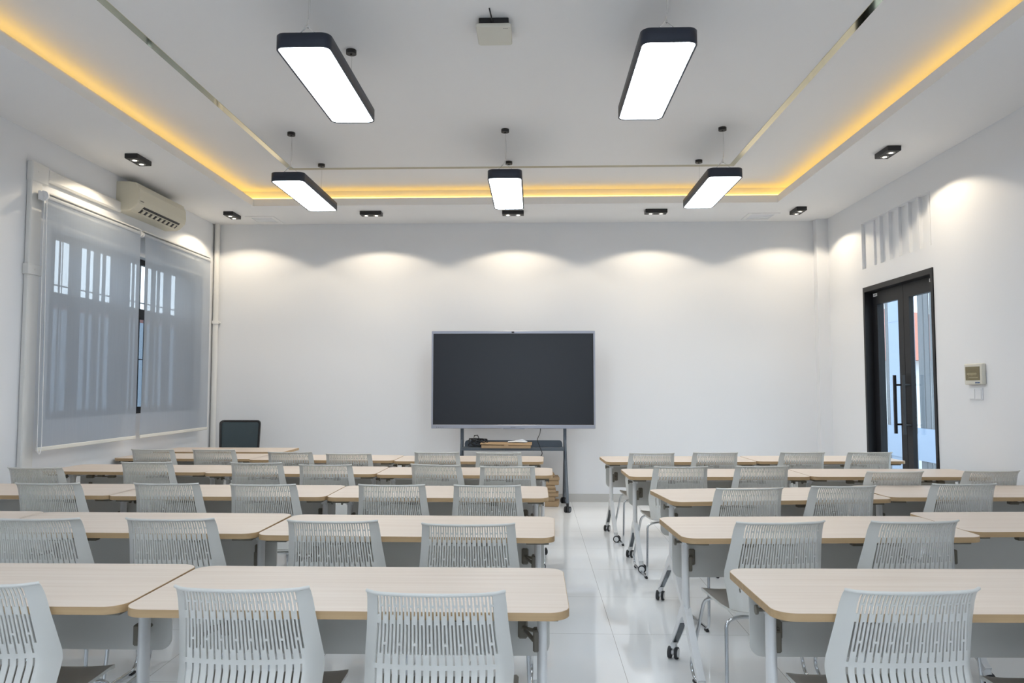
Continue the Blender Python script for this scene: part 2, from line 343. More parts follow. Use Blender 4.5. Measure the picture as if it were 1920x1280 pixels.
# ------------------------------------------------------------------ door
dr = struct(thing('door_1', (XR, 0, 0)))
b = MB()
b.box(-0.012, 0.20, DY0, DY0 + 0.04, 0, DZ); b.box(-0.012, 0.20, DY1 - 0.04, DY1, 0, DZ); b.box(-0.012, 0.20, DY0 + 0.04, DY1 - 0.04, DZ - 0.055, DZ)
b.build('door_frame', 'doorblack', dr)
ym = (DY0 + DY1) / 2; DX = 0.075
for i, (a, c) in enumerate(((DY0 + 0.043, ym - 0.003), (ym + 0.003, DY1 - 0.043))):
    b = MB(); st = 0.115
    b.box(DX, DX + 0.045, a, a + st, 0.01, DZ - 0.058); b.box(DX, DX + 0.045, c - st, c, 0.01, DZ - 0.058)
    b.box(DX, DX + 0.045, a + st, c - st, DZ - 0.20, DZ - 0.058); b.box(DX, DX + 0.045, a + st, c - st, 0.01, 0.14)
    b.build('door_leaf', 'doorblack', dr)
    b = MB(); b.box(DX + 0.02, DX + 0.026, a + st, c - st, 0.14, DZ - 0.20); b.build('glass_pane', 'glass', dr)
    hy = ym - 0.10 if i == 0 else ym + 0.085
    for q in ((-1, 1) if i == 1 else (-1,)):
        hx = DX - 0.085 if q < 0 else DX + 0.115
        b = MB(); b.box(hx, hx + 0.026, hy - 0.013, hy + 0.013, 0.975, 1.575)
        for z in (1.07, 1.475): b.cyl((min(hx + 0.02, DX + 0.045), hy, z), (max(hx, DX), hy, z), 0.010, n=10)
        b.build('door_handle', 'black', dr)
for yy, zz in ((7.345, 2.475), (8.56, 2.475)):
    b = MB(); b.box(DX - 0.004, DX, yy - 0.045, yy + 0.045, zz - 0.016, zz + 0.016, 0)
    for k in range(5): b.box(DX - 0.0045, DX - 0.004, yy - 0.03 + k * 0.013, yy - 0.022 + k * 0.013, zz - 0.008, zz + 0.008, 1)
    b.build('door_sticker', ['paper', 'greyink'], dr)

# wall box and switch
pb = thing('breaker_box', (XR, 6.525, 1.562), 0, 'small white breaker box with amber window on the right wall', 'breaker box')
b = MB(); b.box(-0.035, 0, -0.13, 0.13, -0.088, 0.088, 0, 0.006); b.build('casing', 'cream', pb)
b = MB(); b.box(-0.039, -0.035, -0.098, 0.105, -0.052, 0.062, 0)
b.build('window', 'amber', pb)
b = MB(); b.box(-0.0395, -0.039, -0.06, 0.085, -0.005, 0.008, 0); b.box(-0.0395, -0.039, -0.075, 0.06, -0.034, -0.026)
for k in range(6): b.box(-0.0398, -0.039, -0.05 + k * 0.02, -0.042 + k * 0.02, -0.018, 0.012)
b.build('breaker_row', 'amberlight', pb)
b = MB(); ys = [0.005, -0.010, -0.024, -0.037, -0.050]
for i, y in enumerate(ys):     # small blue lettering as bars
    yy = y - 0.04
    b.box(-0.0362, -0.035, yy - 0.005, yy + 0.0005, -0.078, -0.066); b.box(-0.0362, -0.035, yy - 0.005, yy + 0.005, -0.073 + (i % 2) * 0.004, -0.070 + (i % 2) * 0.004)
    b.box(-0.0362, -0.035, yy + 0.003, yy + 0.005, -0.078 + (i % 3) * 0.003, -0.067)
b.build('lettering', 'blueink', pb)
sw = thing('light_switch', (XR, 6.545, 1.395), 0, 'white double light switch plate below the breaker box', 'light switch')
b = MB(); b.box(-0.009, 0, -0.098, 0.098, -0.050, 0.050, 0, 0.003); b.build('plate', 'switch', sw)
for y in (-0.046, 0.046):
    b = MB(); b.box(-0.0135, -0.009, y - 0.040, y + 0.040, -0.042, 0.042, 0, 0.002); b.build('rocker', 'switch', sw)

# ------------------------------------------------------------------ pendants
def make_pendant():
    t = thing('pendant_lamp', (0, 0, 0))
    b = MB(); W, Lh = 0.155, 0.61
    # body: hollow rim + lid, length along y, base at z=0
    def ring(i, z, r=0.055, n=8):
        out = []
        for sx, sy, a in ((1, 1, 0), (-1, 1, 90), (-1, -1, 180), (1, -1, 270)):
            for k in range(n + 1):
                q = math.radians(a + 90 * k / n); out.append((sx * (W - r) + (r - i) * math.cos(q), sy * (Lh - r) + (r - i) * math.sin(q), z))
        return out
    b.loft([ring(0.010, 0.004), ring(0.010, 0), ring(0, 0), ring(0, 0.078), ring(0.004, 0.082)], 0, True, False)
    b.add(ring(0.004, 0.082), [tuple(range(36))], 0)
    b.build('lamp_body', 'lampbody', t)
    b = MB(); b.loft([ring(0.011, 0.003), ring(0.011, 0.012)], 0, True, True); b.build('diffuser', 'diffuser', t)
    top = ZU - 3.32
    for s in (-1, 1):
        y = s * 0.50
        b = MB(); b.tube([(0.006, y, top - 0.02), (0, y, 0.165), (-0.10, y, 0.082)], 0.0016, n=5, fil=0.02); b.tube([(0, y, 0.165), (0.10, y, 0.082)], 0.0014, n=5)
        if s < 0: b.tube([(0.004, y, top - 0.02), (0.012, y, 0.30), (0.004, y, 0.18), (-0.09, y, 0.082)], 0.0026, n=6, fil=0.05)
        b.cyl((0, y, 0.158), (0, y, 0.175), 0.005, n=8); b.build('cable', 'lampsilver', t)
        b = MB(); b.cyl((0, y, top - 0.028), (0, y, top), 0.036, n=24); b.cyl((0, y, top - 0.036), (0, y, top - 0.028), 0.008, n=10); b.build('ceiling_cup', 'black', t)
    return t
pend = make_pendant(); index_kids()
lamps_fill = [(-2.25, 1.3, 'added fill pendant lamp, unseen behind the view, rear left'), (-0.27, 1.3, 'added fill pendant lamp, unseen above the camera, rear middle'), (1.70, 1.3, 'added fill pendant lamp, unseen behind the view, rear right'),
              (-1.28, -1.3, 'added fill pendant lamp, unseen at the back of the room, left'), (0.735, -1.3, 'added fill pendant lamp, unseen at the back of the room, right')]  # unseen lamps added to brighten the room from behind the camera
lamps = [(-1.28, 4.66, 'front left pendant lamp, long white light panel in black frame, largest on the left'),
         (0.735, 4.66, 'front right pendant lamp, long white light panel in black frame, largest on the right'),
         (-2.25, 7.36, 'pendant lamp hanging at the far left corner of the brass ceiling strip'),
         (-0.27, 7.33, 'middle pendant lamp of the far row, white panel above the screen'),
         (1.70, 7.34, 'pendant lamp hanging at the far right corner of the brass ceiling strip')]
for i, (x, y, l) in enumerate(lamps + lamps_fill):
    o = pend if i == 0 else dup(pend)
    o.location = (x, y, 3.32); tag(o, l, 'pendant lamp', 'rectangular pendant lamps')

# ------------------------------------------------------------------ surface downlights
spot = bpy.data.lights.new('downlight_beam', 'SPOT'); spot.energy = SPOT_W; spot.color = (1.0, 0.84, 0.62)
spot.spot_size = math.radians(135); spot.spot_blend = 0.16; spot.shadow_soft_size = 0.025
def make_down():
    t = thing('ceiling_downlight', (0, 0, 0))
    b = MB(); b.box(-0.13, 0.13, -0.06, 0.06, -0.045, 0, 0, 0.003); b.build('housing', 'black', t)
    for s in (-1, 1):
        b = MB(); b.cyl((s * 0.062, 0, -0.048), (s * 0.062, 0, -0.045), 0.036, n=24)
        r = b.build('reflector', 'reflector', t)
        b = MB(); b.cyl((s * 0.062, 0, -0.0495), (s * 0.062, 0, -0.048), 0.018, n=20); b.build('bulb', 'bulb', r)
        lo = bpy.data.objects.new('bulb_beam', spot); COL.objects.link(lo); lo.parent = t; lo.location = (s * 0.062, 0, -0.056)
    return t
dn = make_down(); index_kids()
DL = [(-3.68, 6.86, 90, 'black twin downlight above the air conditioner, nearest on the left side'),
      (-3.72, 9.16, 90, 'black twin downlight in the left corner by the vertical pipe'),
      (-1.99, 9.12, 0, 'black twin downlight left of centre along the screen wall'),
      (-0.265, 9.14, 0, 'black twin downlight directly above the screen, half behind the middle pendant'),
      (1.455, 9.12, 0, 'black twin downlight right of centre along the screen wall'),
      (3.15, 9.12, 90, 'black twin downlight in the right corner beside the ceiling vent'),
      (3.17, 6.84, 90, 'black twin downlight on the right ceiling side near the glass door')]
for i, (x, y, a, l) in enumerate(DL):
    o = dn if i == 0 else dup(dn)
    o.location = (x, y, ZL); o.rotation_euler = (0, 0, math.radians(a)); tag(o, l, 'downlight', 'black twin downlights')

# ceiling vents, access point
for x0, x1, l, s in ((-3.62, -3.26, 'faint white square ceiling vent in the left corner beside the downlight', 1), (2.62, 3.0, 'faint white square ceiling vent in the right corner beside the downlight', -1)):
    t = thing('ceiling_vent', ((x0 + x1) / 2, 9.50, ZL), 0, l, 'vent', 'ceiling vents')
    h = (x1 - x0) / 2
    b = MB(); b.box(-h, h, -0.19, -0.14, -0.008, 0); b.box(-h, h, 0.14, 0.19, -0.008, 0); b.box(-h, -h + 0.05, -0.14, 0.14, -0.008, 0); b.box(h - 0.05, h, -0.14, 0.14, -0.008, 0)
    b.build('vent_frame', 'ceil', t)
    b = MB()
    for k in range(5): b.box(-h + 0.05, h - 0.05, -0.135 + k * 0.057, -0.10 + k * 0.057, -0.005, 0)
    b.build('vent_slats', 'wall', t)
ap = thing('ceiling_access_point', (-0.26, 4.83, ZU), 0, 'cream square device with black back on the ceiling between the front pendants', 'ceiling device')
b = MB(); b.box(-0.095, 0.095, -0.115, 0.115, -0.045, 0, 0, 0.004); b.build('mount', 'black', ap)
b = MB(); b.rrect(-0.112, 0.112, -0.135, 0.135, 0.02, -0.070, -0.045, 0, ch=0.004); b.build('cover', 'cream', ap)
b = MB(); b.tube([(-0.02, -0.24, -0.002), (-0.012, -0.20, -0.03), (-0.005, -0.11, -0.035)], 0.0045, n=8, fil=0.02); b.build('cable', 'cable', ap)
b = MB()
for k in range(4): b.box(0.060 + k * 0.008, 0.066 + k * 0.008, -0.110, -0.106, -0.0706, -0.070)
b.build('lettering', 'greyink', ap)

# ------------------------------------------------------------------ chair
def interp(tab, x):
    for (a, va), (c, vc) in zip(tab, tab[1:]):
        if x <= c: t = (x - a) / (c - a); return va + (vc - va) * t
    return tab[-1][1]
def smooth_tab(tab, x, h=0.05): return sum(interp(tab, min(max(x + d * h, tab[0][0]), tab[-1][0])) for d in (-1, -0.5, 0, 0.5, 1)) / 5
ZT = [(0, 0.845), (1, 0.610), (1.7, 0.445)]
YT = [(0, 0.0), (0.05, 0.014), (0.2, 0.030), (0.6, 0.055), (1.0, 0.078), (1.12, 0.080), (1.7, 0.030)]
WT = [(0, 0.207), (0.5, 0.216), (1.05, 0.232), (1.7, 0.224)]
def back_pt(u, v):
    hw = smooth_tab(WT, v, 0.1); a = abs(u)
    y = smooth_tab(YT, v, 0.03) + 0.030 * u * u
    if a > 0.84: y += (0.022 + 0.018 * min(v, 1.2)) * (a - 0.84) / 0.16
    return Vector((u * hw, y, smooth_tab(ZT, v, 0.02)))
def make_back():
    NS = 32; U0 = 0.835; pitch = 2 * U0 / NS; sw_ = 0.49
    us = [-1.0, -0.945, -0.89]; slot = {}
    for i in range(NS):
        a = -U0 + (i + 0.5 - sw_ / 2) * pitch; us.append(a); slot[len(us) - 1] = i; us.append(a + sw_ * pitch)
    us += [0.89, 0.945, 1.0]
    A = [(0.03, 0.31), (0.42, 0.97)]; A2 = [(0.03, 0.31), (0.42, 0.68), (0.71, 0.97)]; Bs = [(0.03, 0.165), (0.19, 0.83)]; Lw = (1.04, 1.36)
    vs_ = {0.0, 0.015, 0.03, 0.06, 0.1, 0.165, 0.19, 0.25, 0.31, 0.42, 0.5, 0.6, 0.68, 0.71, 0.77, 0.83, 0.9, 0.97, 1.0, 1.04, 1.08, 1.13, 1.2, 1.28, 1.36, 1.45, 1.58, 1.7}
    vv = sorted(vs_); nu, nv = len(us), len(vv)
    P = [[back_pt(u, v) for u in us] for v in vv]
    T = 0.0055
    Nn = []
    for j in range(nv):
        r = []
        for i in range(nu):
            du = P[j][min(i + 1, nu - 1)] - P[j][max(i - 1, 0)]; dv = P[min(j + 1, nv - 1)][i] - P[max(j - 1, 0)][i]
            r.append(du.cross(dv).normalized())
        Nn.append(r)
    def hole(i, j):
        if i not in slot: return False
        k = slot[i]; a, c = vv[j], vv[j + 1]; m = (a + c) / 2
        if k % 2 == 0:
            sl = (A if (k // 2) % 2 == 0 else A2) + [Lw]
        else: sl = Bs
        return any(s <= m <= e for s, e in sl)
    b = MB(); F = [P[j][i] + Nn[j][i] * (T / 2) for j in range(nv) for i in range(nu)]; G = [P[j][i] - Nn[j][i] * (T / 2) for j in range(nv) for i in range(nu)]
    faces = []; cnt = {}
    for j in range(nv - 1):
        for i in range(nu - 1):
            if hole(i, j): continue
            a = j * nu + i; f = (a, a + 1, a + nu + 1, a + nu); faces.append(f)
            for q in range(4):
                e = (f[q], f[(q + 1) % 4]); cnt.setdefault(frozenset(e), []).append(e)
    b.add(F, faces, 0, True); b.add(G, [f[::-1] for f in faces], 0, True)
    for k, es in cnt.items():
        if len(es) == 1:
            p, q = es[0]; b.add([F[q], F[p], G[p], G[q]], [(0, 1, 2, 3)], 0, False)
    # top lip rolled back
    b.tube([back_pt(-1 + 2 * i / 16, 0.0) + Vector((0, -0.001, 0)) for i in range(17)], 0.0055, n=8)
    return b
def make_chair():
    t = thing('stacking_chair', (0, 0, 0))
    make_back().build('backrest', 'plastic', t)
    b = MB(); n = 14; rings = []; rings2 = []
    prof = [(0.035, 0.445), (0.08, 0.438), (0.20, 0.436), (0.32, 0.444), (0.42, 0.448), (0.465, 0.440), (0.485, 0.424)]
    hw = lambda y: 0.222 + 0.02 * min(1, (y - 0.035) / 0.3) - (0.03 * max(0, (y - 0.44) / 0.045) ** 2 if y > 0.44 else 0)
    def row(y, z, dz):
        return [((-1 + 2 * i / n) * hw(y), y, z + dz + 0.010 * abs(-1 + 2 * i / n) ** 4) for i in range(n + 1)]
    top = [row(y, z, 0) for y, z in prof]; bot = [row(y, z, -0.012) for y, z in prof]
    m = n + 1; k = len(prof)
    fs = [(j * m + i, j * m + i + 1, (j + 1) * m + i + 1, (j + 1) * m + i) for j in range(k - 1) for i in range(n)]
    b.add([p for r in top for p in r], fs, 0, True); b.add([p for r in bot for p in r], [f[::-1] for f in fs], 1, True)
    for i in range(n):
        b.add([top[0][i + 1], top[0][i], bot[0][i], bot[0][i + 1]], [(0, 1, 2, 3)], 1); b.add([top[-1][i], top[-1][i + 1], bot[-1][i + 1], bot[-1][i]], [(0, 1, 2, 3)], 1)
    for j in range(k - 1):
        b.add([top[j][0], top[j + 1][0], bot[j + 1][0], bot[j][0]], [(0, 1, 2, 3)], 1); b.add([top[j + 1][-1], top[j][-1], bot[j][-1], bot[j + 1][-1]], [(0, 1, 2, 3)], 1)
    b.build('seat', ['seatgrey', 'plastic'], t)
    for s in (-1, 1):
        b = MB()
        b.tube([(0, 0.075, 0.418), (s * 0.205, 0.068, 0.420), (s * 0.262, 0.055, 0.405), (s * 0.276, 0.02, 0.075), (s * 0.272, 0.05, 0.018), (s * 0.285, 0.43, 0.018), (s * 0.290, 0.475, 0.07),
                (s * 0.232, 0.425, 0.405), (s * 0.190, 0.37, 0.424), (s * 0.12, 0.33, 0.422)], 0.0085, n=8, fil=0.035, k=4)
        f = b.build('leg_frame', 'chrome', t)
        for y in (0.07, 0.42):
            b = MB(); x = s * 0.274 if y < 0.2 else s * 0.285; b.box(x - 0.010, x + 0.010, y - 0.02, y + 0.02, 0.0, 0.014, 0, 0.003); b.build('glide', 'rubber', f)
    return t
ch0 = make_chair(); index_kids()

# ------------------------------------------------------------------ table
TL, TD = 1.43, 0.595
def caster_mb(cx, cy, ang):
    b = MB(); R = Matrix.Translation((cx, cy, 0)) @ Matrix.Rotation(ang, 4, 'Z')
    def c(p0, p1, r, mi, r1=None): b.cyl(R @ Vector(p0), R @ Vector(p1), r, r1, n=20, mi=mi)
    for s in (-1, 1):
        c((s * 0.010, -0.012, 0.031), (s * 0.026, -0.012, 0.031), 0.031, 1); c((s * 0.026, -0.012, 0.031), (s * 0.028, -0.012, 0.031), 0.022, 0)
    c((-0.009, -0.012, 0.031), (0.009, -0.012, 0.031), 0.012, 0); c((0, 0, 0.03), (0, 0, 0.085), 0.013, 0, 0.016); c((0, -0.004, 0.052), (0, 0, 0.078), 0.020, 0, 0.017)
    return b
def make_table():
    t = thing('folding_table', (0, 0, 0))       # origin: centre of near edge, floor
    x0, x1 = -TL / 2, TL / 2
    b = MB(); b.rrect(x0 + 0.002, x1 - 0.002, 0.002, TD - 0.002, 0.068, 0.725, 0.750, 0, n=10); tt = b.build('tabletop', 'maple', t)
    b = MB(); b.rrect(x0, x1, 0, TD, 0.07, 0.7245, 0.7492, 0, n=10); b.build('edge_band', 'maple_edge', tt)
    b = MB(); YP = 0.475                          # modesty panel
    r = 0.045; n = 6; pts = []
    X0, X1, Z0, Z1 = x0 + 0.055, x1 - 0.055, 0.455, 0.70
    for cx, cz, a, rr in ((X1 - r, Z0 + r, 270, r), (X1, Z1, 0, 0), (X0, Z1, 90, 0), (X0 + r, Z0 + r, 180, r)):
        for k in range(n + 1 if rr else 1):
            q = math.radians(a + 90 * k / n); pts.append((cx + rr * math.cos(q), cz + rr * math.sin(q)))
    b.loft([[(x, YP, z) for x, z in pts], [(x, YP + 0.008, z) for x, z in pts]], 0, False, True)
    mp = b.build('modesty_panel', 'panelgrey', t)
    for s in (-1, 1):
        x = s * (TL / 2 - 0.155)
        b = MB(); b.box(x - 0.018, x + 0.018, YP - 0.014, YP, 0.52, 0.605, 0, 0.008); b.cyl((x, YP - 0.014, 0.5625), (x + s * 0.045, YP - 0.05, 0.5625), 0.007, n=8); b.build('bracket', 'taupe', mp)
    b = MB(); b.box(x0 + 0.10, x1 - 0.10, 0.335, 0.385, 0.672, 0.706, 0, 0.004); b.build('crossbar', 'whitemetal', t)
    YC = 0.325
    for s in (-1, 1):
        cx = s * (TL / 2 - 0.085)
        b = MB()
        def oval(cx_, cy_, z, a, c, n=20): return [(cx_ + a * math.cos(2 * PI * i / n), cy_ + c * math.sin(2 * PI * i / n), z) for i in range(n)]
        b.loft([oval(cx, YC + 0.01, 0.30, 0.019, 0.055), oval(cx, YC, 0.36, 0.018, 0.034), oval(cx, YC, 0.69, 0.017, 0.030)], 0, True, True)
        b.cyl((cx - 0.020, YC, 0.687), (cx + 0.020, YC, 0.687), 0.033, n=20)
        for d in (-1, 1):       # splayed foot arms, tapering
            P = [(YC + 0.0 * d, 0.335, 0.030), (YC + 0.05 * d, 0.300, 0.026), (YC + 0.15 * d, 0.195, 0.019), (YC + 0.262 * d, 0.094, 0.014), (YC + 0.285 * d, 0.082, 0.012)]
            rg = []
            for k, (y, z, h) in enumerate(P):
                rg.append([(cx - 0.019, y - 0.6 * h * d, z - h * 0.8), (cx + 0.019, y - 0.6 * h * d, z - h * 0.8), (cx + 0.017, y + 0.6 * h * d, z + h * 0.8), (cx - 0.017, y + 0.6 * h * d, z + h * 0.8)])
            b.loft(rg, 0, False, True)
        lg = b.build('leg', 'whitemetal', t)
        for d in (-1, 1):
            b = MB()
            rg = []
            for y, z, h in ((YC + 0.085 * d, 0.262, 0.0235), (YC + 0.15 * d, 0.195, 0.020), (YC + 0.245 * d, 0.109, 0.0155)):
                yy, zz = y - 0.6 * h * d, z - h * 0.8; rg.append([(cx - 0.013, yy - 0.002 * d, zz - 0.003), (cx + 0.013, yy - 0.002 * d, zz - 0.003), (cx + 0.013, yy + 0.002 * d, zz + 0.001), (cx - 0.013, yy + 0.002 * d, zz + 0.001)])
            b.loft(rg, 0, False, True); b.build('foot_inlay', 'darkmetal', lg)
            caster_mb(cx, YC + 0.275 * d, (0.5 if d > 0 else -1.2) * s).build('caster', ['whitemetal', 'rubber'], lg)
        b = MB(); b.box(cx - s * 0.0 - 0.05, cx + 0.05, 0.06, 0.45, 0.706, 0.7245, 0, 0.002); b.build('mounting_plate', 'taupe', lg)
        b = MB(); b.cyl((cx + s * 0.018, YC - 0.01, 0.672), (cx + s * 0.048, YC - 0.01, 0.672), 0.007, n=8); b.cyl((cx + s * 0.048, YC - 0.01, 0.672), (cx + s * 0.056, YC - 0.01, 0.672), 0.017, n=12); b.build('knob', 'taupe', lg)
        b = MB(); b.box(cx - s * 0.02 - 0.012, cx - s * 0.02 + 0.012, YC - 0.022, YC + 0.03, 0.525, 0.60, 0, 0.005)
        b.cyl((cx - s * 0.03, YC, 0.5625), (cx - s * 0.06, YC + 0.10, 0.5625), 0.008, n=8); b.build('panel_clamp', 'taupe', lg)
    for s in (-1, 1):
        b = MB(); b.box(s * 0.17 - 0.03, s * 0.17 + 0.03, 0.13, 0.17, 0.684, 0.702, 0, 0.003); b.tube([(s * 0.17, 0.15, 0.693), (s * 0.36, 0.15, 0.693)], 0.005, n=6)
        b.box(s * 0.36 - 0.028, s * 0.36 + 0.028, 0.13, 0.17, 0.680, 0.704, 0, 0.003); b.box(s * 0.265 - 0.022, s * 0.265 + 0.022, 0.13, 0.17, 0.69, 0.7245)
        b.build('tilt_lever', 'taupe', t)
    return t
tb0 = make_table(); index_kids()
_ut = [False]
def table(xr, y, rz, label, group):
    """xr: x of the table centre, y: near edge"""
    o = tb0 if not _ut[0] else dup(tb0); _ut[0] = True
    o.location = (xr, y, 0); o.rotation_euler = (0, 0, math.radians(rz)); tag(o, label, 'table', group); return o
_uc = [False]
def chair(x, y, rz, label, group):
    o = ch0 if not _uc[0] else dup(ch0); _uc[0] = True
    o.location = (x, y, 0); o.rotation_euler = (0, 0, math.radians(rz)); tag(o, label, 'chair', group); return o

rows = ['nearest row', 'second row', 'third row', 'fourth row', 'fifth row by the screen']
posn = {0: 'beside the aisle', 1: 'second from aisle', 2: 'third from aisle'}
posr = posn
# tables: (centre x, near-edge y, rotation)
LT = [[(-0.607, 2.43, 0.1), (-2.045, 2.45, 0.3)],
      [(-0.625, 3.63, -1.2), (-2.065, 3.68, -0.6), (-3.47, 3.70, 0.3)],
      [(-0.63, 4.885, 0), (-2.065, 4.90, 0), (-3.475, 4.92, 0)],
      [(-0.575, 6.14, -0.8), (-2.01, 6.20, -0.8), (-3.44, 6.29, -2.0)],
      [(-0.64, 7.25, -1.0), (-2.075, 7.34, -1.2), (-3.47, 7.46, -1.0)]]
RT = [[(1.465, 2.46, 1.0), (2.90, 2.49, 1.0)],
      [(1.405, 3.66, 3.0), (2.83, 3.86, 3.0)],
      [(1.557, 4.84, 7.0), (2.98, 5.02, 2.0)],
      [(1.459, 6.08, 1.5), (2.89, 6.12, 1.0)],
      [(1.385, 7.27, 2.5), (2.82, 7.37, 2.5)]]
for side, T_, pn in (('left', LT, posn), ('right', RT, posr)):
    for r, row in enumerate(T_):
        for k, (x, y, a) in enumerate(row):
            p = pn[k] if len(row) > 2 or k == 0 else pn[1]
            table(x, y, a, 'light wood folding table, %s block, %s, %s' % (side, rows[r], p), 'light wood folding tables')
# chairs: top-edge centre (x, y, rotation)
LC = [[(-0.30, 2.27, 0), (-0.90, 2.30, 0), (-1.76, 2.325, 0)],
      [(-0.30, 3.40, 1), (-0.93, 3.46, 0), (-1.70, 3.49, 0), (-2.33, 3.48, 0)],
      [(-0.30, 4.73, 0), (-0.90, 4.74, 0), (-1.71, 4.73, 0), (-2.34, 4.76, 0), (-3.10, 4.75, 0)],
      [(-0.215, 5.85, 0), (-0.80, 5.975, -14), (-1.65, 5.94, 0), (-2.25, 6.08, 0), (-3.16, 6.10, 0), (-3.79, 5.66, 0)],
      [(-0.34, 7.07, 0), (-0.92, 7.10, 0), (-1.71, 6.93, 0), (-2.30, 7.08, 0), (-3.13, 7.33, 0), (-3.74, 7.34, 0)]]
RC = [[(1.145, 2.335, 4), (1.80, 2.32, 2)],
      [(1.12, 3.49, 7), (1.74, 3.53, 6)],
      [(1.30, 4.64, 7), (1.91, 4.76, 7), (2.71, 4.89, 4)],
      [(1.12, 5.88, 4), (1.76, 5.945, 5), (2.60, 5.58, 4), (3.33, 5.65, 5)],
      [(1.08, 7.08, 3), (1.68, 7.15, 3), (2.50, 7.20, 3), (3.13, 7.22, 3)]]
nth = ['at the aisle end', 'second from the aisle', 'third from the aisle', 'fourth from the aisle', 'fifth from the aisle', 'sixth from the aisle']
for side, C_ in (('left', LC), ('right', RC)):
    for r, row in enumerate(C_):
        for k, (x, y, a) in enumerate(row):
            extra = 'white slotted-back chair turned askew' if (side, r, k) == ('left', 3, 1) else 'white slotted-back chair'
            chair(x, y, a, '%s, %s block, %s, %s' % (extra, side, rows[r], nth[k]), 'white slotted-back chairs at the tables')

# ------------------------------------------------------------------ teacher desk and chair
td = thing('teacher_desk', (-3.42, 8.18, 0), 0, 'light wood desk in front of the black mesh chair by the window corner', 'desk')
b = MB(); b.rrect(-0.72, 0.70, 0, 0.60, 0.03, 0.730, 0.755, 0, n=6); t2 = b.build('desktop', 'maple', td)
b = MB(); b.rrect(-0.722, 0.702, -0.002, 0.602, 0.032, 0.7295, 0.7542, 0, n=6); b.build('edge_band', 'maple_edge', t2)
b = MB(); b.box(-0.62, 0.60, 0.03, 0.045, 0.35, 0.70); b.build('modesty_panel', 'panelgrey', td)
for x in (-0.62, 0.60):
    b = MB(); b.box(x - 0.02, x + 0.02, 0.06, 0.54, 0.70, 0.7295); b.box(x - 0.02, x + 0.02, 0.06, 0.11, 0.0, 0.70); b.box(x - 0.02, x + 0.02, 0.49, 0.54, 0.0, 0.70); b.build('leg', 'whitemetal', td)
oc = thing('office_chair', (-3.63, 9.20, 0), 0, 'black mesh office chair behind the desk in the left corner', 'office chair')
def oback(i, z): return None
b = MB(); n = 20
def rr(x0, x1, z0, z1, r, y, nn=6, sk=0.0):
    o_ = []
    for cx, cz, a in ((x1 - r, z1 - r, 0), (x0 + r, z1 - r, 90), (x0 + r, z0 + r, 180), (x1 - r, z0 + r, 270)):
        for k in range(nn + 1):
            q = math.radians(a + 90 * k / nn); x = cx + r * math.cos(q); z = cz + r * math.sin(q)
            x *= 1 - sk * (z1 - z); o_.append((x, y + 0.06 * (x / 0.25) ** 2 * -1 + (z - z0) * 0.06, z))
    return o_
o1 = rr(-0.255, 0.255, 0.50, 1.045, 0.045, 0.14, sk=0.12); o2 = rr(-0.255, 0.255, 0.50, 1.045, 0.045, 0.17, sk=0.12)
i1 = rr(-0.232, 0.232, 0.523, 1.022, 0.03, 0.14, sk=0.12); i2 = rr(-0.232, 0.232, 0.523, 1.022, 0.03, 0.17, sk=0.12)
b.loft([i1, o1, o2, i2, i1], 0, False, False); bf = b.build('back_frame', 'black', oc)
b = MB(); m1 = rr(-0.234, 0.234, 0.521, 1.024, 0.03, 0.153, sk=0.12); m2 = rr(-0.234, 0.234, 0.521, 1.024, 0.03, 0.156, sk=0.12); b.loft([m1, m2], 0, False, True); b.build('mesh_panel', 'officemesh', bf)
b = MB(); b.rrect(-0.24, 0.24, -0.34, 0.13, 0.06, 0.42, 0.49, 0, ch=0.015); b.build('seat', 'meshback', oc)
b = MB(); b.cyl((0, -0.08, 0.10), (0, -0.08, 0.42), 0.025); b.box(-0.03, 0.03, -0.08, 0.19, 0.39, 0.42); b.box(-0.03, 0.03, 0.16, 0.185, 0.40, 0.56)
b.build('column', 'black', oc)
b = MB()
for k in range(5):
    a = k * 2 * PI / 5 + 0.3; e = Vector((math.cos(a) * 0.28, -0.08 + math.sin(a) * 0.28, 0.065)); b.cyl((0, -0.08, 0.11), e, 0.022, 0.014, n=8); b.cyl(e + Vector((0, 0, -0.037)) + Vector((-0.02 * math.sin(a), 0.02 * math.cos(a), 0)), e + Vector((0, 0, -0.037)) - Vector((-0.02 * math.sin(a), 0.02 * math.cos(a), 0)), 0.028, n=14)
b.build('star_base', 'black', oc)

# ------------------------------------------------------------------ interactive screen and its stand
TVX = -0.269
tv = thing('interactive_screen', (TVX, 9.30, 0.95), 0, 'large dark interactive display with grey frame at the far wall', 'screen')
hw, H_ = 0.998, 1.188
b = MB()
b.box(-hw, hw, 0, 0.085, 0, 0.046, 0, 0.004); b.box(-hw, hw, 0, 0.085, H_ - 0.034, H_, 0, 0.004)
b.box(-hw, -hw + 0.020, 0.001, 0.085, 0.044, H_ - 0.032); b.box(hw - 0.020, hw, 0.001, 0.085, 0.044, H_ - 0.032); b.box(-hw + 0.01, hw - 0.01, 0.03, 0.10, 0.02, H_ - 0.02)
fr = b.build('screen_frame', 'tvframe', tv)
b = MB()
b.box(-hw + 0.020, hw - 0.020, 0.004, 0.03, 0.046, 0.052); b.box(-hw + 0.020, hw - 0.020, 0.004, 0.03, H_ - 0.042, H_ - 0.034)
b.box(-hw + 0.020, -hw + 0.030, 0.004, 0.03, 0.052, H_ - 0.042); b.box(hw - 0.030, hw - 0.020, 0.004, 0.03, 0.052, H_ - 0.042)
b.build('inner_bezel', 'black', tv)
b = MB(); b.box(-hw + 0.030, hw - 0.030, 0.008, 0.03, 0.052, H_ - 0.042); b.build('display_panel', 'tvscreen', tv)
b = MB(); b.box(-0.018, 0.014, -0.006, 0.0, H_ - 0.026, H_ - 0.008); b.build('camera_eye', 'black', tv)
